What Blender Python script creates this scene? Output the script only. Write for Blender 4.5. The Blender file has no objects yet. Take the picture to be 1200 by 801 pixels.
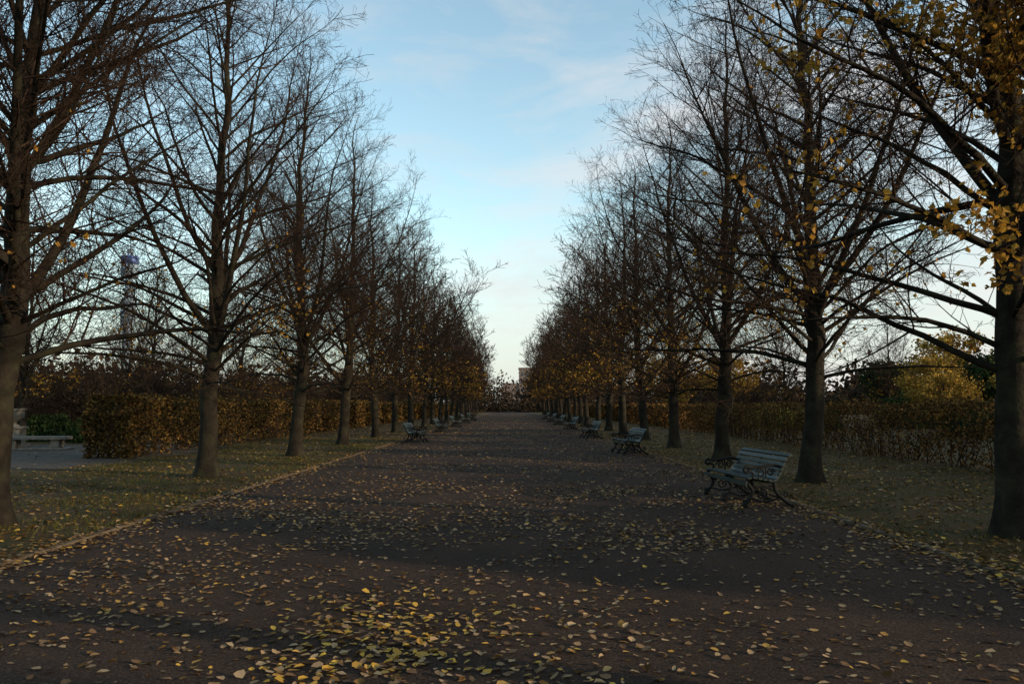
import bpy, math, numpy as np
from mathutils import Vector
R=np.random.default_rng(7)
scene=bpy.context.scene
# ---------------------------------------------------------------- materials
def mat(name, stops, scale=5, rough=0.9, island=False, bump=0.0, bscale=40, spec=0.2, transl=0.0, coords='Object', detail=6):
    m=bpy.data.materials.new(name); m.use_nodes=True
    nt=m.node_tree; N=nt.nodes; L=nt.links
    b=N['Principled BSDF']; b.inputs['Roughness'].default_value=rough
    b.inputs['Specular IOR Level'].default_value=spec
    cr=N.new('ShaderNodeValToRGB')
    els=cr.color_ramp.elements
    while len(els)<len(stops): els.new(0.5)
    for e,(p,c) in zip(els,stops): e.position=p; e.color=(*c,1)
    tc=N.new('ShaderNodeTexCoord')
    if island:
        g=N.new('ShaderNodeNewGeometry'); L.new(g.outputs['Random Per Island'],cr.inputs[0])
    else:
        n=N.new('ShaderNodeTexNoise'); n.inputs['Scale'].default_value=scale; n.inputs['Detail'].default_value=detail
        n.inputs['Roughness'].default_value=0.65
        L.new(tc.outputs[coords],n.inputs['Vector']); L.new(n.outputs[0],cr.inputs[0])
    L.new(cr.outputs[0],b.inputs['Base Color'])
    if bump>0:
        n2=N.new('ShaderNodeTexNoise'); n2.inputs['Scale'].default_value=bscale; n2.inputs['Detail'].default_value=5
        L.new(tc.outputs[coords],n2.inputs['Vector'])
        bp=N.new('ShaderNodeBump'); bp.inputs['Strength'].default_value=bump; bp.inputs['Distance'].default_value=0.02
        L.new(n2.outputs[0],bp.inputs['Height']); L.new(bp.outputs[0],b.inputs['Normal'])
    if transl>0:
        t=N.new('ShaderNodeBsdfTranslucent'); L.new(cr.outputs[0],t.inputs[0])
        mx=N.new('ShaderNodeMixShader'); mx.inputs[0].default_value=transl
        L.new(b.outputs[0],mx.inputs[1]); L.new(t.outputs[0],mx.inputs[2])
        L.new(mx.outputs[0],N['Material Output'].inputs[0])
    return m
def dmat(name,stops):
    m=bpy.data.materials.new(name); m.use_nodes=True
    nt=m.node_tree;N=nt.nodes;L=nt.links;N.remove(N['Principled BSDF'])
    d=N.new('ShaderNodeBsdfDiffuse');cr=N.new('ShaderNodeValToRGB');els=cr.color_ramp.elements
    while len(els)<len(stops): els.new(0.5)
    for e,(p,c) in zip(els,stops): e.position=p; e.color=(*c,1)
    g=N.new('ShaderNodeNewGeometry');L.new(g.outputs['Random Per Island'],cr.inputs[0]);L.new(cr.outputs[0],d.inputs[0]);L.new(d.outputs[0],N['Material Output'].inputs[0])
    return m
M_bark=mat('bark',[(0.3,(0.009,0.008,0.006)),(0.5,(0.022,0.018,0.013)),(0.72,(0.038,0.038,0.020))],scale=3,bump=0.9,bscale=18,spec=0.1)
M_twig=dmat('twig',[(0,(0.026,0.018,0.014)),(1,(0.062,0.041,0.029))])
M_leafY=mat('leaf_yellow',[(0,(0.26,0.13,0.02)),(0.5,(0.48,0.28,0.04)),(1,(0.40,0.18,0.03))],island=True,transl=0.4,rough=0.6)
M_leafO=dmat('leaf_rust',[(0,(0.13,0.06,0.02)),(0.5,(0.22,0.12,0.03)),(1,(0.34,0.21,0.03))])
M_fallen=mat('fallen_leaf',[(0,(0.08,0.045,0.025)),(0.35,(0.17,0.10,0.05)),(0.6,(0.27,0.175,0.09)),(0.88,(0.38,0.265,0.15)),(0.95,(0.42,0.24,0.06)),(1,(0.48,0.29,0.05))],island=True,rough=0.7,spec=0.15)
M_fallenY=mat('fallen_leaf_yellow',[(0,(0.26,0.14,0.03)),(0.5,(0.44,0.25,0.03)),(1,(0.56,0.35,0.05))],island=True,rough=0.6,spec=0.25)
M_litter=dmat('leaf_litter_brown',[(0,(0.05,0.026,0.012)),(0.5,(0.15,0.08,0.028)),(1,(0.30,0.18,0.06))])
M_hedgeB=dmat('hedge_leaf_autumn',[(0,(0.022,0.022,0.010)),(0.35,(0.06,0.038,0.016)),(0.65,(0.13,0.072,0.025)),(0.88,(0.22,0.13,0.04)),(1,(0.09,0.09,0.03))])
M_hedgeG=dmat('hedge_leaf_mixed',[(0,(0.035,0.028,0.014)),(0.4,(0.08,0.05,0.02)),(0.7,(0.15,0.075,0.03)),(1,(0.25,0.14,0.04))])
M_green=dmat('evergreen_leaf',[(0,(0.012,0.024,0.010)),(0.6,(0.03,0.05,0.018)),(1,(0.06,0.075,0.025))])
M_lime=dmat('light_green_leaf',[(0,(0.07,0.10,0.02)),(0.6,(0.15,0.18,0.035)),(1,(0.26,0.22,0.05))])
M_brown=dmat('brown_leaf',[(0,(0.022,0.016,0.012)),(0.6,(0.045,0.032,0.022)),(1,(0.085,0.055,0.032))])
M_gold=dmat('gold_leaf',[(0,(0.12,0.075,0.02)),(0.6,(0.30,0.18,0.04)),(1,(0.42,0.27,0.05))])
M_grassblade=dmat('grass_blade',[(0,(0.03,0.040,0.010)),(0.6,(0.07,0.072,0.018)),(1,(0.15,0.115,0.035))])
M_iron=mat('bench_iron',[(0.3,(0.003,0.004,0.004)),(0.7,(0.007,0.009,0.009))],scale=30,rough=0.6,spec=0.2)
M_slat=mat('bench_slat_paint',[(0.3,(0.012,0.024,0.021)),(0.7,(0.030,0.045,0.041))],scale=14,rough=0.45,spec=0.4,bump=0.2,bscale=60)
M_stone=mat('weathered_stone',[(0.3,(0.10,0.09,0.07)),(0.7,(0.22,0.20,0.17))],scale=8,bump=0.5)
M_edge=mat('edging_stone',[(0.3,(0.06,0.045,0.03)),(0.7,(0.15,0.115,0.08))],scale=9,bump=0.7,bscale=40)
M_twr=mat('tower_concrete_hazed',[(0.3,(0.26,0.36,0.46)),(0.7,(0.28,0.38,0.48))],scale=0.1)  # distance haze painted into the concrete colour as pale blue
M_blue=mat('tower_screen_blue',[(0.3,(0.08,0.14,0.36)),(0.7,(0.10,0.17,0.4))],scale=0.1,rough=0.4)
M_glass=mat('tower_glass_hazed',[(0.3,(0.24,0.34,0.44)),(0.7,(0.27,0.37,0.46))],scale=0.3,rough=0.6)  # glazing kept close to the concrete, same painted-in distance haze
M_brick=mat('brick',[(0.3,(0.15,0.12,0.11)),(0.7,(0.2,0.16,0.14))],scale=1)
M_win=mat('window_glass',[(0.3,(0.03,0.04,0.05)),(0.7,(0.06,0.07,0.09))],scale=1,rough=0.2)

def ground_mat(name,kind):
    m=bpy.data.materials.new(name); m.use_nodes=True
    nt=m.node_tree;N=nt.nodes;L=nt.links;b=N['Principled BSDF']
    b.inputs['Roughness'].default_value=0.92; b.inputs['Specular IOR Level'].default_value=0.1
    tc=N.new('ShaderNodeTexCoord')
    def noise(s,d=5,r=0.6):
        n=N.new('ShaderNodeTexNoise');n.inputs['Scale'].default_value=s;n.inputs['Detail'].default_value=d;n.inputs['Roughness'].default_value=r
        L.new(tc.outputs['Object'],n.inputs['Vector']);return n.outputs[0]
    def ramp(src,stops):
        c=N.new('ShaderNodeValToRGB');e=c.color_ramp.elements
        while len(e)<len(stops): e.new(0.5)
        for x,(p,col) in zip(e,stops): x.position=p;x.color=(*col,1)
        L.new(src,c.inputs[0]);return c.outputs[0]
    def mix(f,a,c):
        x=N.new('ShaderNodeMix');x.data_type='RGBA'
        L.new(f,x.inputs[0]);L.new(a,x.inputs[6]);L.new(c,x.inputs[7]);return x.outputs[2]
    if kind=='path':
        fine=ramp(noise(55,5,0.8),[(0.35,(0.018,0.012,0.009)),(0.52,(0.047,0.032,0.024)),(0.68,(0.13,0.09,0.068))])
        big=ramp(noise(0.5,5),[(0.35,(0.70,0.69,0.70)),(0.65,(1.15,1.06,1.0))])
        x=N.new('ShaderNodeMix');x.data_type='RGBA';x.blend_type='MULTIPLY';x.inputs[0].default_value=1
        L.new(fine,x.inputs[6]);L.new(big,x.inputs[7]);col=x.outputs[2]
        bs=90
    elif kind=='gravel':
        col=ramp(noise(30,6,0.8),[(0.35,(0.05,0.042,0.035)),(0.65,(0.11,0.09,0.073))]);bs=60
    else:
        g=ramp(noise(14,6,0.75),[(0.35,(0.018,0.019,0.006)),(0.55,(0.042,0.042,0.011)),(0.7,(0.08,0.066,0.019))])
        l=ramp(noise(22,6,0.8),[(0.3,(0.028,0.016,0.008)),(0.55,(0.085,0.048,0.018)),(0.75,(0.2,0.115,0.038))])
        f=ramp(noise(0.9,6,0.75),[(0.40,(0,0,0)),(0.54,(0.9,0.9,0.9))])
        col=mix(f,g,l);bs=25
    L.new(col,b.inputs['Base Color'])
    bp=N.new('ShaderNodeBump');bp.inputs['Strength'].default_value=0.6;bp.inputs['Distance'].default_value=0.015
    L.new(noise(bs,4,0.8),bp.inputs['Height']);L.new(bp.outputs[0],b.inputs['Normal'])
    return m
M_path=ground_mat('path_asphalt','path');M_grass=ground_mat('grass_ground','grass');M_gravel=ground_mat('gravel','gravel')

# ---------------------------------------------------------------- mesh helpers
class MB:
    def __init__(s): s.v=[];s.q=[];s.m=[];s.sm=[];s.n=0
    def add(s,v,q,mi=0,smooth=False):
        s.v.append(v.reshape(-1,3));s.q.append(q.reshape(-1,4)+s.n);s.n+=len(s.v[-1])
        mi=np.asarray(mi);s.m.append(np.full(len(s.q[-1]),mi) if mi.ndim==0 else mi);s.sm.append(np.full(len(s.q[-1]),smooth))
    def mesh(s,name,mats):
        v=np.concatenate(s.v).astype(np.float32);q=np.concatenate(s.q).astype(np.int32)
        me=bpy.data.meshes.new(name)
        me.vertices.add(len(v));me.vertices.foreach_set('co',v.ravel())
        me.loops.add(q.size);me.loops.foreach_set('vertex_index',q.ravel())
        me.polygons.add(len(q));me.polygons.foreach_set('loop_start',np.arange(0,q.size,4,dtype=np.int32))
        me.polygons.foreach_set('loop_total',np.full(len(q),4,dtype=np.int32))
        me.polygons.foreach_set('material_index',np.concatenate(s.m).astype(np.int32))
        me.polygons.foreach_set('use_smooth',np.concatenate(s.sm))
        for x in mats: me.materials.append(x)
        me.update(calc_edges=True);me.validate();return me
def obj(name,me,loc=(0,0,0),rz=0,sc=1):
    o=bpy.data.objects.new(name,me);scene.collection.objects.link(o)
    o.location=loc;o.rotation_euler=(0,0,rz);o.scale=(sc,sc,sc) if np.isscalar(sc) else sc
    return o
def nrm(a): return a/np.maximum(np.linalg.norm(a,axis=-1,keepdims=True),1e-9)
def tubes(mb,P,Rd,k=4,mi=0,smooth=True,flat=None):
    P=np.asarray(P,float);Rd=np.asarray(Rd,float);N,n,_=P.shape
    t=nrm(np.gradient(P,axis=1));md=nrm(P[:,-1]-P[:,0])
    ref=np.where(np.abs(md[:,2:3])>0.8,np.array([[1.,0,0]]),np.array([[0,0,1.]]))[:,None,:]
    if flat is not None: ref=np.broadcast_to(np.array(flat,float),(N,1,3))
    u=nrm(np.cross(t,np.broadcast_to(ref,t.shape)));w=np.cross(t,u)
    a=np.arange(k)*2*math.pi/k+0.4
    V=P[:,:,None,:]+Rd[:,:,None,None]*(np.cos(a)[:,None]*u[:,:,None,:]+np.sin(a)[:,None]*w[:,:,None,:])
    idx=np.arange(N*n*k).reshape(N,n,k);r=np.roll(idx,-1,axis=2)
    q=np.stack([idx[:,:-1],r[:,:-1],r[:,1:],idx[:,1:]],axis=-1)
    mb.add(V,q,mi,smooth)
def leaves(mb,C,size,mi=0,rng=R,asp=0.8):
    N=len(C)
    if N==0:return
    nn=nrm(rng.normal(size=(N,3)))
    a=nrm(np.cross(nn,nrm(rng.normal(size=(N,3)))));b=np.cross(nn,a)
    s=(np.asarray(size)*np.ones(N))[:,None]*0.5
    k=s*asp
    V=np.stack([C-a*s,C+b*k-a*s*.15+nn*s*.25,C+a*s*1.1,C-b*k-a*s*.15+nn*s*.25],axis=1)
    mb.add(V,np.arange(N*4).reshape(N,4),mi)
def box(mb,c,d,mi=0,rot=None):
    s=np.array([[-1,-1,-1],[1,-1,-1],[1,1,-1],[-1,1,-1],[-1,-1,1],[1,-1,1],[1,1,1],[-1,1,1]])*np.array(d)/2
    if rot is not None:s=s@np.array(rot).T
    mb.add(s+np.array(c),np.array([[3,2,1,0],[4,5,6,7],[0,1,5,4],[1,2,6,5],[2,3,7,6],[3,0,4,7]]),mi)
def lathe(mb,prof,c=(0,0,0),k=24,mi=0,smooth=True):
    prof=np.array(prof,float);a=np.arange(k)*2*math.pi/k;n=len(prof)
    V=np.stack([prof[:,0:1]*np.cos(a),prof[:,0:1]*np.sin(a),np.repeat(prof[:,1:2],k,1)],-1)+np.array(c)
    idx=np.arange(n*k).reshape(n,k);r=np.roll(idx,-1,axis=1)
    mb.add(V,np.stack([idx[:-1],r[:-1],r[1:],idx[1:]],-1),mi,smooth)

# ---------------------------------------------------------------- trees
def grow(rng,S,D,Ln,nseg,wob,up):
    P=[S];d=D.copy();p=S.copy();up=np.asarray(up,float)
    for s in range(nseg):
        uu=up[:,s] if up.ndim==2 else np.full(len(S),float(up))
        d=d+rng.normal(size=d.shape)*wob
        d[:,2]+=uu;d=nrm(d)
        p=p+d*(Ln/nseg)[:,None];P.append(p)
    return np.stack(P,1)
def spawn(rng,P,Rd,Ln,per_m,t0,ang,lf,lmin,lmax,horiz=0.5,power=1.0):
    N,n,_=P.shape;cnt=np.maximum(1,rng.poisson(Ln*per_m));pi=np.repeat(np.arange(N),cnt)
    t=t0+(1-t0)*rng.random(len(pi));x=t*(n-1);i=np.minimum(x.astype(int),n-2);f=(x-i)[:,None]
    S=P[pi,i]*(1-f)+P[pi,i+1]*f;T=nrm(P[pi,i+1]-P[pi,i]);r=Rd[pi,i]*(1-f[:,0])+Rd[pi,i+1]*f[:,0]
    rnd=rng.normal(size=S.shape);rnd[:,2]=rnd[:,2]*(1-horiz)+0.15
    side=nrm(rnd-T*np.sum(rnd*T,1,keepdims=True))
    A=np.radians(ang)*(0.75+0.5*rng.random(len(pi)))[:,None]
    D=T*np.cos(A)+side*np.sin(A)
    L2=np.clip(Ln[pi]*lf*(1-0.65*t**power)*(0.5+0.9*rng.random(len(pi))),lmin,lmax)
    return S,D,L2,r
def radii(r0,n,rmin,pw=0.8):
    t=np.linspace(0,1,n)[None,:];return np.maximum(r0[:,None]*(1-t)**pw,rmin)
def make_tree(name,seed,H=14.2,nleaf=500,lz=(2.0,5.5),lside=None,codom=4,leafmat=None,rb=0.2,dens=1.0,wide=1.0,twr=1.0,lean=(0,0),lsize=0.085,l4=5.0,l3=7.5,core=None):
    rng=np.random.default_rng(seed);mb=MB()
    n=24;z=np.linspace(0,H,n);w=np.cumsum(rng.normal(size=(n,2))*0.06,0);w-=w[0]
    w=w*np.clip(z/3,0,1)[:,None]+np.outer(z,lean)
    T=np.column_stack([w,z])[None];tr=rb*np.interp(z/H,[0,0.22,0.45,1],[1,0.84,0.48,0.0])+0.012
    zz=np.linspace(0,H,64);Ti=np.stack([np.interp(zz,z,T[0,:,j]) for j in range(3)],-1)[None]
    rr=np.interp(zz,z,tr);rr=rr*(1+0.55*np.exp(-zz/0.22)+0.02*rng.normal(size=64));Ti[0,0,2]=-0.1
    k=14;a=np.arange(k)*2*math.pi/k
    lob=1+0.06*np.sin(3*a+seed)[None,:]+0.22*np.exp(-zz/0.25)[:,None]*np.sin(5*a+seed)[None,:]+0.02*rng.normal(size=(64,k))
    V=Ti[0][:,None,:]+np.stack([np.cos(a)*rr[:,None]*lob,np.sin(a)*rr[:,None]*lob,np.zeros((64,k))],-1)
    idx=np.arange(64*k).reshape(64,k);r_=np.roll(idx,-1,1)
    mb.add(V,np.stack([idx[:-1],r_[:-1],r_[1:],idx[1:]],-1),0,True)
    def at(zv):
        return np.stack([np.interp(zv,z,T[0,:,j]) for j in range(3)],-1),np.interp(zv,z,tr)
    az=rng.random()*6.28+np.arange(codom)*2.4;zc=2.3+rng.random(codom)*3.0
    S,r=at(zc);A=np.radians(30+14*rng.random(codom))
    D=np.stack([np.cos(az)*np.sin(A),np.sin(az)*np.sin(A),np.cos(A)],-1)
    Lc=(H-zc)*(0.68+0.20*rng.random(codom));n1=13
    up=np.tile(np.linspace(0.11,0.05,n1-1),(codom,1))
    Pc=grow(rng,S,D,Lc,n1-1,0.055,up);Rc=radii(r*0.47,n1,0.010,0.9);tubes(mb,Pc,Rc,7)
    n0=int(72*dens);zl=2.1+(H-2.6)*(np.arange(n0)/n0)**1.3+rng.normal(size=n0)*0.12
    zl=np.clip(zl,2.0,H-0.4);az=np.arange(n0)*2.39996+rng.normal(size=n0)*0.35
    S,r=at(zl);h=(zl-2)/(H-2)
    A=np.radians(74-42*h**0.8+rng.normal(size=n0)*9)
    D=np.stack([np.cos(az)*np.sin(A),np.sin(az)*np.sin(A),np.cos(A)],-1)
    prof=np.interp(h,[0,0.15,0.35,0.6,0.85,1],[4.3,4.9,4.5,3.6,2.1,0.8])*wide
    Ll=prof*(0.68+0.44*rng.random(n0))
    up0=0.03+np.interp(np.arange(n1-1)/(n1-2),[0,0.3,0.6,0.85,1],[0.03,-0.07,-0.07,0.02,0.08])[None,:]*np.clip(1.1-h*1.3,0.1,1)[:,None]
    Pl=grow(rng,S,D,Ll,n1-1,0.07,up0);Rl=radii(np.minimum(r*0.42,0.009+0.009*Ll),n1,0.006);tubes(mb,Pl,Rl,6)
    P1=np.concatenate([Pc,Pl]);R1=np.concatenate([Rc,Rl]);L1=np.concatenate([Lc,Ll])
    S,D,L2,r=spawn(rng,P1,R1,L1,4.0*dens,0.12,50,0.40,0.3,2.2,0.45)
    n2=6;P2=grow(rng,S,D,L2,n2-1,0.10,0.03);R2=radii(np.minimum(r*0.6,0.004+0.006*L2),n2,0.004*twr);tubes(mb,P2,R2,4 if l4 else 3,1)
    S,D,L3,r=spawn(rng,P2,R2,L2,l3*dens,0.12,48,0.5,0.18,0.9,0.3)
    n3=3;P3=grow(rng,S,D,L3,n3-1,0.12,0.05);R3=radii(np.minimum(r*0.7,0.005),n3,0.0031*twr);tubes(mb,P3,R3,3,1)
    P4=P3
    if l4:
        S,D,L4,r=spawn(rng,P3,R3,L3,l4*dens,0.2,45,0.6,0.12,0.4,0.2)
        P4=grow(rng,S,D,L4,1,0.12,0.06);R4=radii(r*0.8,2,0.0027*twr);tubes(mb,P4,R4,3,1)
    if nleaf:
        C=P4[:,-1];wt=((C[:,2]>lz[0])&(C[:,2]<lz[1])).astype(float)
        cl=np.sin(C[:,0]*2.1+seed)+np.sin(C[:,1]*1.9+seed*2)+np.sin(C[:,2]*2.3)
        wt*=np.clip(cl+0.2,0.02,None)
        if lside is not None: wt*=np.clip(C[:,0]*lside[0]+C[:,1]*lside[1]+lside[2],0.02,None)
        if core: wt*=np.exp(-np.hypot(C[:,0],C[:,1])/core)
        pick=rng.choice(len(C),nleaf,p=wt/wt.sum())
        CC=C[pick]+rng.normal(size=(nleaf,3))*0.06-np.array([0,0,0.04])
        leaves(mb,CC,lsize*(0.6+0.6*rng.random(nleaf)),2,rng)
    return mb.mesh(name,[M_bark,M_twig,leafmat or M_leafY])
tA=make_tree('lime_a',11,nleaf=110,codom=6,rb=0.2,wide=1.1,lean=(0.01,0))
tB=make_tree('lime_b',23,nleaf=220,codom=5,core=1.2)
tC=make_tree('lime_c',37,nleaf=450,codom=5,lz=(2,5.5),l4=3.5)
tD=make_tree('lime_d',58,nleaf=750,codom=4,lz=(2,5.8),H=14.0,l4=3.5)
tE=make_tree('lime_leafy',71,nleaf=5200,codom=4,lz=(3.0,7.0),lside=(-0.35,-0.5,0.8),rb=0.21,lsize=0.095,core=1.0)
tF=make_tree('lime_far',83,nleaf=850,codom=5,lz=(1.9,5.6),dens=0.8,twr=3.3,lsize=0.13,leafmat=M_leafO,l4=0,l3=5)
tG=make_tree('lime_far_b',87,nleaf=850,codom=4,lz=(1.9,5.6),dens=0.8,twr=3.3,lsize=0.13,leafmat=M_leafO,l4=0,l3=5)
tH=make_tree('lime_farthest',97,nleaf=600,codom=4,lz=(1.9,6.0),dens=0.65,twr=6,lsize=0.2,leafmat=M_leafO,l4=0,l3=3.5)
def pick_tree(i,first):
    if i<4: return first[i]
    if i<5: return [tD,tC][i%2]
    if i<9: return [tF,tG][i%2]
    return tH
for i in range(22):
    me=pick_tree(i,[tE,tB,tC,tD]);y=10+7*i
    obj('lime_tree',me,(6.3+(R.normal()*0.08 if i else -0.05),y,0),[0.0,1.1,2.7,4.0][i] if i<4 else R.random()*6.28,1+(R.normal()*0.035 if i>0 else 0))
for i in range(21):
    me=pick_tree(i,[tA,tC,tB,tD]);y=10.9+7.5*i
    obj('lime_tree',me,(-7.0+R.normal()*0.08,y,0),[2.2,5.1,0.6,2.0][i] if i<4 else R.random()*6.28,1+(R.normal()*0.035 if i>0 else 0))
obj('lime_tree',tB,(6.3,2.5,0),4.4,0.95);obj('lime_tree',tB,(-7,3.4,0),1.3)

# ---------------------------------------------------------------- bushes / masses
def bush(name,seed,m,n=9000,ls=0.13,clumps=40,shape=(1,1,1),hol=0.55,twigs=0,trunk=0):
    rng=np.random.default_rng(seed);mb=MB()
    c=nrm(rng.normal(size=(clumps,3)))*(0.35+0.6*rng.random((clumps,1))**0.5)
    c[:,2]=np.abs(c[:,2]) if not trunk else c[:,2]*0.75+1.25
    cr=0.16+0.2*rng.random(clumps)
    ci=rng.integers(0,clumps,n);d=nrm(rng.normal(size=(n,3)))*(hol+(1-hol)*rng.random((n,1)))
    C=(c[ci]+d*cr[ci][:,None])*np.array(shape)
    C[:,2]=np.abs(C[:,2])
    leaves(mb,C,ls*(0.6+0.8*rng.random(n)),0,rng)
    if twigs:
        D=nrm(rng.normal(size=(twigs,3)));D[:,2]=np.abs(D[:,2])+0.4;D=nrm(D)
        S=np.column_stack([rng.normal(size=(twigs,2))*0.35*shape[0],np.zeros(twigs)])
        Ln=(0.7+0.6*rng.random(twigs))*shape[2]
        P=grow(rng,S,D,Ln,5,0.08,0.05);Rr=radii(np.full(twigs,0.02),6,0.008);tubes(mb,P,Rr,3,1)
        S,D,L2,r=spawn(rng,P,Rr,Ln,4,0.2,40,0.35,0.2,1.2,0.2)
        P2=grow(rng,S,D,L2,2,0.1,0.05);tubes(mb,P2,radii(r*0.7,3,0.008),3,1)
    if trunk:
        t=np.array([[0,0,-0.1],[0.03,0,0.5],[0,0.04,1.0],[0.05,0,1.6]])*np.array([shape[0],shape[1],shape[2]])
        tubes(mb,t[None],np.array([[0.06,0.045,0.035,0.015]])*shape[2],8,1)
        S=np.tile(np.array([[0,0,0.8*shape[2]]]),(clumps,1))
        e=c*np.array(shape);P=np.stack([S,(S*0.5+e*0.5)+[0,0,0.05*shape[2]],e],1)
        tubes(mb,P,np.tile([[0.02,0.012,0.005]],(clumps,1))*shape[2],5,1)
    return mb.mesh(name,[m,M_twig])
bBr=bush('bush_brown',1,M_brown,8000,0.11,70,(3.2,3.2,3.4),hol=0.2,twigs=110)
bBr2=bush('bush_brown2',12,M_brown,6000,0.09,60,(3.0,3.0,2.8),hol=0.2,twigs=110)
bGr=bush('bush_green',2,M_green,12000,0.16,55,(3.2,3.2,3.2))
bLi=bush('bush_lime',3,M_lime,9000,0.13,45,(2.6,2.6,2.0),hol=0.3)
bGo=bush('tree_gold',4,M_gold,9000,0.16,60,(3.2,3.2,3.0),trunk=1,hol=0.1)
bEvBlock=bush('evergreen_sun_blocker',5,M_green,9000,0.55,70,(4.2,4.2,4.6),trunk=1,hol=0.3)
bEvS=bush('tree_ev_small',6,M_green,10000,0.22,60,(2.6,2.6,2.7),trunk=1,hol=0.2)
bClip=bush('bush_clip',8,M_green,7000,0.09,90,(1.3,1.0,0.62))
for x,y,s,me,nm in [(-24,44,1.0,bBr,'brown_shrub'),(-29,43,1.0,bBr2,'brown_shrub'),(-34,47,1.1,bBr,'brown_shrub'),(-19,50,1.0,bBr2,'brown_shrub'),
    (-20,58,1.1,bBr,'brown_shrub'),(-26,58,1.3,bBr,'brown_shrub'),(-17,66,1.1,bBr2,'brown_shrub'),(-40,52,1.3,bBr,'brown_shrub'),(-46,58,1.3,bGr,'evergreen_shrub'),
    (-17,78,1.2,bBr,'brown_shrub'),(-18,92,1.3,bBr,'brown_shrub'),(-25,80,1.6,bBr2,'brown_shrub'),(-34,66,1.5,bBr,'brown_shrub'),(-18,108,1.4,bBr,'brown_shrub'),(-30,100,1.8,bBr2,'brown_shrub'),
    (-44,72,1.7,bBr,'brown_shrub'),(-55,70,1.8,bBr,'brown_shrub')]:
    obj(nm,me,(x,y,0),R.random()*6.28,s)
for x,y,s in [(-22,36,0.75),(-30,40,0.8),(-38,46,0.9),(-19,56,0.8),(-28,62,0.9),(-42,64,1.0),(-20,75,0.85),(-34,84,1),(-33,69,0.9)]:
    obj('bare_tree',[tF,tG][int(R.random()*2)],(x,y,0),R.random()*6.28,s)
for x,y,s,me,nm in [(21,62,1.0,bLi,'light_green_shrub'),(25,68,1.0,bLi,'light_green_shrub'),(17,66,0.9,bLi,'light_green_shrub'),(19,57,0.9,bLi,'light_green_shrub'),(29,58,0.8,bGr,'evergreen_shrub'),(33,62,0.9,bGo,'golden_tree'),
    (27,50,0.62,bGo,'golden_tree'),(24,42,0.5,bGr,'evergreen_shrub'),(30,46,0.6,bBr2,'brown_shrub'),(36,54,1.0,bGo,'golden_tree'),(40,66,1.1,bEvS,'evergreen_shade_belt'),(37,78,1.1,bEvS,'evergreen_shade_belt'),
    (21,80,1.1,bBr2,'brown_shrub'),(18,92,1.2,bGo,'golden_tree'),(28,90,1.3,bBr,'brown_shrub'),(45,80,1.5,bGo,'golden_tree'),(17,112,1.2,bBr,'brown_shrub'),(30,110,1.4,bGo,'golden_tree'),(55,85,1.5,bEvS,'evergreen_shade_belt'),
    (20,52,0.5,bGr,'evergreen_shrub'),(35,40,0.7,bEvS,'evergreen_shade_belt'),(31,52,0.7,bGr,'evergreen_shrub')]:
    obj(nm,me,(x,y,0),R.random()*6.28,s)
for x,y,s in [(26,76,0.8),(34,72,0.75),(20,100,0.9),(48,70,0.8)]:
    obj('bare_tree',tF,(x,y,0),R.random()*6.28,s)
# unseen evergreen belt at right, added to block low sun; gaps shape sun patches
for x,y,s in [(34,38,0.85),(36,29,0.88),(35,21,0.84),(37,13,0.86),(36,5,0.80),(35,-3,0.80),(36,-15.5,1.1),(36,-25,1.1),(35,-34,1.1),(45,33,1.0),(46,22,1.0),(46,10,0.95),(46,-2,0.95),(46,-24,1.3),(46,-34,1.3)]:
    obj('evergreen_shade_belt',bEvBlock,(x,y,0),R.random()*6.28,(max(s,1.0),max(s,1.0),s))
def far_mass(name,seed,m,n,xs,ys,hs,ls):
    rng=np.random.default_rng(seed);mb=MB()
    K=90;cx=rng.uniform(*xs,K);cy=rng.uniform(*ys,K);ch=rng.uniform(*hs,K)
    ci=rng.integers(0,K,n);d=nrm(rng.normal(size=(n,3)))*rng.random((n,1))**0.4
    d[:,2]=np.abs(d[:,2])
    lump=1+0.25*np.sin(d[:,0:1]*9+ci[:,None])*np.cos(d[:,1:2]*8)
    C=np.column_stack([cx[ci],cy[ci],np.zeros(n)])+d*lump*ch[ci][:,None]*np.array([0.6,0.6,1])
    leaves(mb,C,ls*(0.5+rng.random(n)),0,rng)
    return obj(name,mb.mesh(name,[m]))
far_mass('distant_trees',91,M_brown,50000,(-70,70),(215,260),(8,12),0.7)
far_mass('distant_trees',92,M_brown,6000,(-30,30),(206,212),(3,5),0.5)
far_mass('distant_woodland',93,M_brown,40000,(-260,-40),(150,280),(9,15),1.2)
far_mass('distant_woodland',94,M_brown,40000,(40,260),(140,280),(7,13),1.2)

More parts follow.
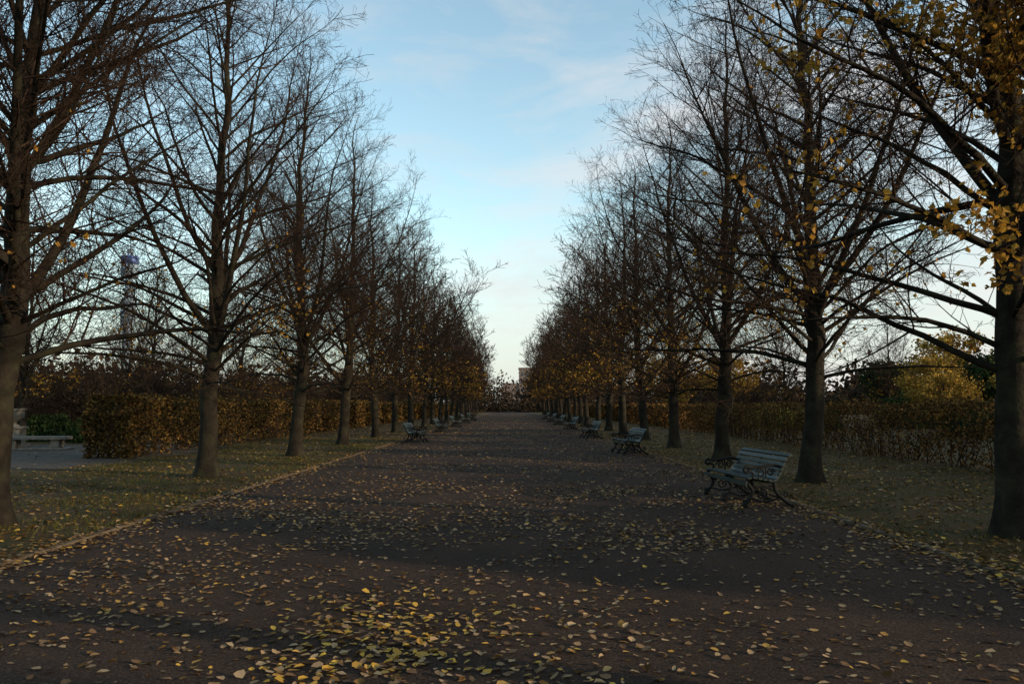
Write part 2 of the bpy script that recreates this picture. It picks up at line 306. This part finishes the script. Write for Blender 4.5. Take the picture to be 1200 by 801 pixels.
# ---------------------------------------------------------------- hedges
def hedge(name,x0,x1,y0,y1,h,m,dens,ls,seed,gap=0.0):
    rng=np.random.default_rng(seed);mb=MB();L=y1-y0;w=x1-x0
    n=int(L*dens);u=rng.random(n);y=y0+L*u**1.5
    z=h*rng.random(n)**0.85;x=x0+w*rng.beta(0.55,0.55,n)
    top=rng.random(n)<0.2;z=np.where(top,h*(0.90+0.12*rng.random(n)),z)
    z*=1+0.04*np.sin(y*2.3)+0.04*np.sin(y*0.9+1)+0.03*rng.normal(size=n)
    e=rng.random(n)<0.02;y=np.where(e,y0+rng.random(n)*0.25,y)
    x=x+0.10*np.sin(y*3.1)*np.sin(z*4)+0.06*rng.normal(size=n)
    if gap>0:
        g=np.sin(y*5.1+np.sin(z*3)*1.5)+np.sin(y*2.3+2)+np.sin(z*7+y)
        keep=(g>-3+3*gap)|(rng.random(n)<0.2);x,y,z=x[keep],y[keep],z[keep]
    k=1+np.clip((y-35)/40,0,1.6)
    leaves(mb,np.column_stack([x,y,z]),ls*k*(0.6+0.7*rng.random(len(x))),0,rng)
    ns=int(L*6);S=np.column_stack([rng.uniform(x0+0.1*w,x1-0.1*w,ns),rng.uniform(y0,y1,ns),np.full(ns,-0.02)])
    D=nrm(np.column_stack([rng.normal(size=ns)*0.15,rng.normal(size=ns)*0.38,np.ones(ns)]))
    Ls=h*(0.9+0.15*rng.random(ns));P=grow(rng,S,D,Ls,5,0.06,0.03);Rr=radii(np.full(ns,0.018),6,0.006);tubes(mb,P,Rr,4,1)
    S,D,L2,r=spawn(rng,P,Rr,Ls,7,0.1,55,0.3,0.15,0.6,0.2)
    tubes(mb,grow(rng,S,D,L2,2,0.1,0.02),radii(r*0.6,3,0.004),3,1)
    return obj(name,mb.mesh(name,[m,M_twig]))
hedge('hornbeam_hedge',-13.1,-11.7,24.5,165,1.85,M_hedgeB,950,0.09,5,gap=0.95)
hedge('hornbeam_hedge',11.4,12.5,13,165,1.68,M_hedgeG,800,0.08,6,gap=0.95)
obj('clipped_bush',bClip,(-21.5,37,0),0.3,(1.1,1,1.9));obj('clipped_bush',bClip,(-18.8,36,0),1.3,(1.0,1,1.7))
obj('clipped_bush',bClip,(-25,38,0),2.3,(1.3,1,2.0))

# ---------------------------------------------------------------- ground
def sheet(name,x0,x1,y0,y1,z,m,wob=0.0,step=1.0):
    mb=MB();ny=int((y1-y0)/step)+1;ys=np.linspace(y0,y1,ny)
    rng=np.random.default_rng(3)
    l=x0+wob*(np.sin(ys*0.9)+0.6*np.sin(ys*2.7+1)+rng.normal(size=ny)*0.5);r=x1+wob*(np.sin(ys*1.1+2)+0.6*np.sin(ys*3.1)+rng.normal(size=ny)*0.5)
    V=np.stack([np.column_stack([l,ys,np.full(ny,z)]),np.column_stack([r,ys,np.full(ny,z)])],1)
    i=np.arange(ny-1)*2;mb.add(V,np.column_stack([i,i+1,i+3,i+2]))
    return obj(name,mb.mesh(name,[m]))
mb=MB();mb.add(np.array([[-2500,-600,0],[2500,-600,0],[2500,4000,0],[-2500,4000,0.]]),np.array([[0,1,2,3]]));obj('ground',mb.mesh('ground',[M_grass]))
sheet('footpath',-5.1,4.6,-40,205,0.004,M_path,0.0,0.35)
sheet('gravel_plaza',-45,-11,20.5,33.5,0.004,M_gravel,0.1,0.5)
for xe in (-5.16,4.66):
    mb=MB();rng=np.random.default_rng(5)
    for j in range(0,230):
        y=-25+j*1.0
        box(mb,(xe+rng.normal()*0.006,y+0.5,0.0+rng.normal()*0.003),(0.08,0.985,0.062),0)
    o=obj('path_edging',mb.mesh('path_edging',[M_edge]))

def scatter_leaves():
    rng=np.random.default_rng(44);mb=MB();pts=[];sz=[];yl=[]
    def add(x,y,s,yp=0.03,bp=0.0):
        pts.append(np.column_stack([x,y]));sz.append(np.full(len(x),s));u=rng.random(len(x));yl.append(np.where(u<yp,1,np.where(u<yp+bp,2,0)))
    def clump(n,x0,x1,y0,y1,s,pw=1.0,th=0.0,yp=0.02,bp=0.25):
        x=rng.uniform(x0,x1,n);y=y0+(y1-y0)*rng.random(n)**pw
        g=0.6*np.sin(x*1.7+np.sin(y*1.1)*2)+0.6*np.sin(y*1.3+x*0.6)+0.5*np.sin(x*3.9-y*2.9)+rng.normal(size=n)*1.0
        k=g>th;add(x[k],y[k],s,yp,bp)
    clump(15500,-5,4.6,2,16,0.048,0.9,0.3)
    clump(34000,-5,4.6,9,50,0.053,1.15,0.1)
    clump(16000,-5,4.6,45,150,0.08,1.4,0.1)
    x=rng.normal(-0.95,0.42,520);y=rng.normal(5.7,0.75,520);add(x,y,0.054,0.6,0.1)
    x=rng.normal(-0.4,0.8,330);y=rng.normal(4.9,0.5,330);add(x,y,0.052,0.2,0.1)
    x=rng.normal(1.5,1.8,450);y=rng.normal(6.0,1.4,450);add(x,y,0.050)
    x=rng.normal(-3.2,1.3,900);y=rng.normal(7.0,1.3,900);add(x,y,0.048,0.04,0.3)
    for e in (-5.13,4.63):
        n=9000;y=3+110*rng.random(n)**1.7;x=e+rng.normal(size=n)*0.17;add(x,y,0.054,0.06,0.35)
    clump(24000,4.7,11.3,4,45,0.06,1.5,-0.2,0.08,0.72);clump(20000,-11.6,-5.2,6,50,0.06,1.5,-0.1,0.09,0.72)
    clump(6000,4.7,11.3,40,130,0.1,1.3,-0.2,0.12,0.7);clump(6000,-11.6,-5.2,40,130,0.1,1.3,-0.1,0.12,0.7)
    clump(1200,-24,-11.6,15,34,0.08)
    p=np.concatenate(pts);s=np.concatenate(sz)*(0.5+0.85*rng.random(len(p)));N=len(p);yl=np.concatenate(yl).astype(int)
    a=rng.random(N)*6.283;ca,sa=np.cos(a),np.sin(a)
    out=np.array([[-0.5,0],[-0.28,0.42],[0.22,0.36],[0.62,0],[-0.28,-0.42],[0.22,-0.36]])
    asp=(0.6+0.55*rng.random(N))
    X=out[:,0][None]*s[:,None];Y=out[:,1][None]*(s*asp)[:,None]
    cur=(rng.random(N)**1.2*0.7)[:,None]*s[:,None]
    tx=rng.normal(size=N)[:,None]*0.16;ty=rng.normal(size=N)[:,None]*0.16
    Z=np.abs(out[:,1])[None]*cur+np.array([0.3,0,0,0.5,0,0])[None]*cur*rng.random((N,1))+X*tx+Y*ty
    base=0.007+0.028*(np.minimum(np.abs(p[:,0]+5.16),np.abs(p[:,0]-4.66))<0.06)
    Z=Z-Z.min(1,keepdims=True)+base[:,None]+rng.random((N,1))*0.006
    V=np.stack([p[:,0:1]+X*ca[:,None]-Y*sa[:,None],p[:,1:2]+X*sa[:,None]+Y*ca[:,None],Z],-1)
    b=np.arange(N)[:,None]*6
    q=np.concatenate([b+np.array([[0,3,2,1]]),b+np.array([[0,4,5,3]])])
    mb.add(V,q,np.concatenate([yl,yl]));obj('fallen_leaves',mb.mesh('fallen_leaves',[M_fallen,M_fallenY,M_litter]))
scatter_leaves()
def grass():
    rng=np.random.default_rng(9);mb=MB()
    P=[]
    for x0,x1,y0,y1,n in ((-11.6,-5.25,6,40,60000),(4.8,11.4,5,35,24000),(-24,-11,12,20.4,12000)):
        x=rng.uniform(x0,x1,n);y=y0+(y1-y0)*rng.random(n)**1.4
        k=(np.sin(x*1.3+y*0.7)+np.sin(y*1.9-x)+rng.normal(size=n)*0.8)>-0.2;P.append(np.column_stack([x[k],y[k]]))
    P=np.concatenate(P);N=len(P);h=0.015+0.035*rng.random(N);a=rng.random(N)*6.28
    w=0.004+0.003*rng.random(N);dx,dy=np.cos(a)*w,np.sin(a)*w;lx,ly=rng.normal(size=N)*0.02,rng.normal(size=N)*0.02
    z=np.zeros(N)
    V=np.stack([np.column_stack([P[:,0]-dx,P[:,1]-dy,z]),np.column_stack([P[:,0]+dx,P[:,1]+dy,z]),
      np.column_stack([P[:,0]+dx*.4+lx,P[:,1]+dy*.4+ly,h]),np.column_stack([P[:,0]-dx*.4+lx,P[:,1]-dy*.4+ly,h])],1)
    mb.add(V,np.arange(N*4).reshape(N,4));obj('grass',mb.mesh('grass',[M_grassblade]))
grass()

# ---------------------------------------------------------------- bench
def bench_mesh():
    mb=MB();Lh=0.98
    def sm(pts,n=22):
        p=np.array(pts,float);t=np.linspace(0,len(p)-1,n);P=np.vstack([2*p[0]-p[1],p,2*p[-1]-p[-2]]);o=[]
        for x in t:
            i=min(int(x),len(p)-2);f=x-i;a,b,c,d=P[i],P[i+1],P[i+2],P[i+3]
            o.append(0.5*((2*b)+(-a+c)*f+(2*a-5*b+4*c-d)*f*f+(-a+3*b-3*c+d)*f**3))
        return np.array(o)
    seat=sm([(0.50,0.35),(0.49,0.425),(0.40,0.445),(0.22,0.415),(0.06,0.40),(-0.02,0.46),(-0.09,0.60),(-0.16,0.75),(-0.23,0.81)],60)
    d=np.r_[0,np.cumsum(np.linalg.norm(np.diff(seat,axis=0),axis=1))]
    for s in np.linspace(0.03,d[-1]-0.02,13):
        x=np.interp(s,d,seat[:,0]);z=np.interp(s,d,seat[:,1])
        tx=np.interp(s+.02,d,seat[:,0])-np.interp(s-.02,d,seat[:,0]);tz=np.interp(s+.02,d,seat[:,1])-np.interp(s-.02,d,seat[:,1])
        l=math.hypot(tx,tz);tx/=l;tz/=l
        rot=np.column_stack([[tx,0,tz],[0,1,0],[-tz,0,tx]])
        nrmv=np.array([tz,0,-tx]);
        box(mb,np.array([x,0,z])+nrmv*0.026,(0.06,2*Lh+0.06,0.026),1,rot)
    def bar(pts,y,r=0.017,n=26):
        p=sm(pts,n);P=np.column_stack([p[:,0],np.full(len(p),y),p[:,1]])[None]
        tubes(mb,P,np.full((1,len(p)),r),8,0,True,flat=(0,1,0))
    def spiral(cx,cz,r0,y,a0,turn,r=0.012):
        a=np.linspace(0,turn,22);rr=r0*(1-0.75*np.abs(a)/abs(turn))
        P=np.column_stack([cx+rr*np.cos(a0+a),np.full(22,y),cz+rr*np.sin(a0+a)])[None];tubes(mb,P,np.full((1,22),r),6,0,True,flat=(0,1,0))
    for y in (-Lh+0.06,0,Lh-0.06):
        bar([tuple(p) for p in seat[::6]],y,0.024,40)
        bar([(0.47,0.37),(0.40,0.26),(0.44,0.14),(0.52,0.06),(0.56,0.03),(0.50,0.025)],y,0.028)
        bar([(0.04,0.39),(0.02,0.26),(-0.08,0.14),(-0.20,0.05),(-0.27,0.03),(-0.22,0.025)],y,0.028)
        bar([(0.42,0.24),(0.24,0.33),(0.03,0.26)],y,0.017)
        bar([(0.44,0.14),(0.22,0.09),(-0.07,0.15)],y,0.017)
        spiral(0.24,0.21,0.09,y,1.57,9,0.015);spiral(0.36,0.30,0.05,y,0,8,0.014);spiral(0.10,0.30,0.05,y,3.1,-8,0.014)
        spiral(0.50,0.10,0.05,y,0.5,-7,0.014);spiral(-0.14,0.20,0.05,y,1,7,0.014)
        if abs(y)>0.1:
            bar([(-0.10,0.62),(0.05,0.66),(0.25,0.64),(0.40,0.62),(0.49,0.64),(0.53,0.59),(0.49,0.55),(0.45,0.58)],y,0.025)
            bar([(0.46,0.58),(0.38,0.53),(0.41,0.46)],y,0.02)
            spiral(0.26,0.54,0.075,y,0,8.5,0.015);spiral(0.09,0.55,0.065,y,3.1,-8.5,0.015);bar([(0.18,0.43),(0.17,0.55),(0.18,0.64)],y,0.014)
    for px,pz in ((0.44,0.14),(-0.07,0.15)):
        tubes(mb,np.array([[[px,-Lh+0.06,pz],[px,0,pz],[px,Lh-0.06,pz]]],float),np.full((1,3),0.009),6,0)
    return mb.mesh('park_bench',[M_iron,M_slat])
bm=bench_mesh()
def bench(x,y,face):
    o=obj('park_bench',bm,(x,y,0.004),math.pi+math.radians(5) if face<0 else math.radians(-3))
    md=o.modifiers.new('bevel','BEVEL');md.width=0.004;md.segments=2;md.limit_method='ANGLE'
for y in (13.7,27.2,40.2,54,67,80,94): bench(4.12,y,-1)
for y in (35.5,48.5,61,73.5,86): bench(-4.45,y,1)

mb=MB();box(mb,(0,0,0.42),(2.3,0.7,0.12));box(mb,(-0.75,0,0.21),(0.3,0.5,0.296));box(mb,(0.75,0,0.21),(0.3,0.5,0.296))
box(mb,(0,0,0.03),(2.5,0.85,0.06))
o=obj('stone_bench',mb.mesh('stone_bench',[M_stone]),(-17.7,29.8,0.006),0.15);md=o.modifiers.new('b','BEVEL');md.width=0.02;md.segments=2
mb=MB();box(mb,(0,0,0.06),(0.9,0.9,0.12));box(mb,(0,0,0.42),(0.66,0.66,0.59));box(mb,(0,0,0.76),(0.8,0.8,0.08))
lathe(mb,[(0.0,0.80),(0.22,0.801),(0.2,0.85),(0.09,0.9),(0.09,0.96),(0.22,1.04),(0.34,1.18),(0.36,1.32),(0.33,1.40),(0.42,1.46),(0.42,1.5),(0.35,1.5),(0.3,1.42),(0.0,1.40)])
o=obj('stone_urn',mb.mesh('stone_urn',[M_stone]),(-19.6,31.5,0.006),0.2)

mb=MB()
lathe(mb,[(4.6,0),(4.6,62)],k=32,mi=0);
lathe(mb,[(4.6,62),(7,63),(7,82),(5.0,83)],k=32,mi=2)
for i in range(5): lathe(mb,[(7.05,65+i*3.6),(7.3,65+i*3.6),(7.3,66+i*3.6),(7.05,66+i*3.6)],k=32,mi=0)
lathe(mb,[(4,83),(4,98)],k=24,mi=0)
for i in range(3): lathe(mb,[(4,85+i*4.2),(6.0,85+i*4.2),(6.0,86+i*4.2),(4,86+i*4.2)],k=24,mi=0)
lathe(mb,[(4,98),(8.2,99),(8.2,108),(7,109)],k=32,mi=0);lathe(mb,[(7.1,109),(8.4,109.3),(8.4,115),(0,115.5)],k=32,mi=1)
lathe(mb,[(3,115.4),(3,120),(0.6,121),(0.4,134),(0,134)],k=12,mi=0)
obj('telecommunications_tower',mb.mesh('tower',[M_twr,M_blue,M_glass]),(-291,600,0),0,(0.75,0.75,1))
mb=MB();box(mb,(0,0,10),(14,12,20),0);box(mb,(-11,0,6.5),(7.9,11,13),0);box(mb,(0,0,20.3),(14.6,12.6,0.6),0);box(mb,(3,0,22),(3,3,2.8),0)
for f in range(5):
    for k in range(5): box(mb,(-5.4+k*2.7,-6.02,2.4+f*3.7),(1.2,0.1,1.7),1)
obj('apartment_building',mb.mesh('apartment_building',[M_brick,M_win]),(10.5,400,0))

# ---------------------------------------------------------------- sky, sun, camera
SEL,AZ=10.5,math.atan2(0.93,-0.37)
w=bpy.data.worlds.new('World');scene.world=w;w.use_nodes=True
nt=w.node_tree;N=nt.nodes;L=nt.links;bg=N['Background'];bg.inputs[1].default_value=0.15
sky=N.new('ShaderNodeTexSky');sky.sky_type='NISHITA';sky.sun_disc=False
sky.sun_elevation=math.radians(SEL+6);sky.sun_rotation=AZ;sky.altitude=50;sky.air_density=1.0;sky.dust_density=1.0;sky.ozone_density=1.0
gain=N.new('ShaderNodeMix');gain.data_type='RGBA';gain.blend_type='MULTIPLY';gain.inputs[0].default_value=1;gain.inputs[7].default_value=(2.2,2.25,1.9,1)
L.new(sky.outputs[0],gain.inputs[6])
tc=N.new('ShaderNodeTexCoord');sx=N.new('ShaderNodeSeparateXYZ');L.new(tc.outputs['Generated'],sx.inputs[0])
hz=N.new('ShaderNodeMapRange');hz.interpolation_type='SMOOTHSTEP';hz.inputs[1].default_value=-0.02;hz.inputs[2].default_value=0.28;hz.inputs[3].default_value=0.8;hz.inputs[4].default_value=0.0
L.new(sx.outputs[2],hz.inputs[0])
hm=N.new('ShaderNodeMix');hm.data_type='RGBA';L.new(hz.outputs[0],hm.inputs[0]);L.new(gain.outputs[2],hm.inputs[6]);hm.inputs[7].default_value=(3.85,4.45,4.85,1)
def cloud(scale,zs,rot,det,thr0,thr1,amt,xb,zb,col,src):
    mp=N.new('ShaderNodeMapping');mp.inputs['Scale'].default_value=(1.0,1.0,zs);mp.inputs['Rotation'].default_value=rot
    L.new(tc.outputs['Generated'],mp.inputs[0])
    n=N.new('ShaderNodeTexNoise');n.inputs['Scale'].default_value=scale;n.inputs['Detail'].default_value=det;n.inputs['Roughness'].default_value=0.6;n.inputs['Distortion'].default_value=0.5
    L.new(mp.outputs[0],n.inputs['Vector'])
    bx=N.new('ShaderNodeMath');bx.operation='MULTIPLY_ADD';L.new(sx.outputs[0],bx.inputs[0]);bx.inputs[1].default_value=xb;L.new(n.outputs[0],bx.inputs[2])
    bz=N.new('ShaderNodeMath');bz.operation='MULTIPLY_ADD';L.new(sx.outputs[2],bz.inputs[0]);bz.inputs[1].default_value=zb;L.new(bx.outputs[0],bz.inputs[2])
    cr=N.new('ShaderNodeValToRGB');cr.color_ramp.elements[0].position=thr0;cr.color_ramp.elements[0].color=(0,0,0,1);cr.color_ramp.elements[1].position=thr1;cr.color_ramp.elements[1].color=(amt,amt,amt,1)
    L.new(bz.outputs[0],cr.inputs[0])
    mx=N.new('ShaderNodeMix');mx.data_type='RGBA';L.new(cr.outputs[0],mx.inputs[0]);L.new(src,mx.inputs[6]);mx.inputs[7].default_value=(*col,1)
    return mx.outputs[2]
o1=cloud(2.3,2.6,(0.0,0.35,0.5),6,0.44,0.68,0.85,0.34,-0.3,(5.9,5.55,5.4),hm.outputs[2])
o2=cloud(4.5,3.2,(0.2,-0.3,0.9),6,0.47,0.72,0.5,0.0,-0.08,(5.0,5.0,5.0),o1)
L.new(o2,bg.inputs[0])
sl=bpy.data.lights.new('sun','SUN');sl.energy=4.6;sl.angle=math.radians(0.5);sl.color=(1,0.77,0.52)
so=bpy.data.objects.new('sun',sl);scene.collection.objects.link(so)
e=math.radians(SEL);d=Vector((math.sin(AZ)*math.cos(e),math.cos(AZ)*math.cos(e),math.sin(e)))
so.rotation_euler=d.to_track_quat('Z','Y').to_euler()
cam=bpy.data.cameras.new('camera');co=bpy.data.objects.new('camera',cam);scene.collection.objects.link(co)
cam.sensor_width=36;cam.lens=28;cam.clip_end=6000;cam.clip_start=0.05
co.location=(0,0,1.6);co.rotation_euler=(math.radians(90+4.6),0,0)
scene.camera=co
scene.view_settings.view_transform='Standard';scene.view_settings.look='None';scene.view_settings.exposure=0
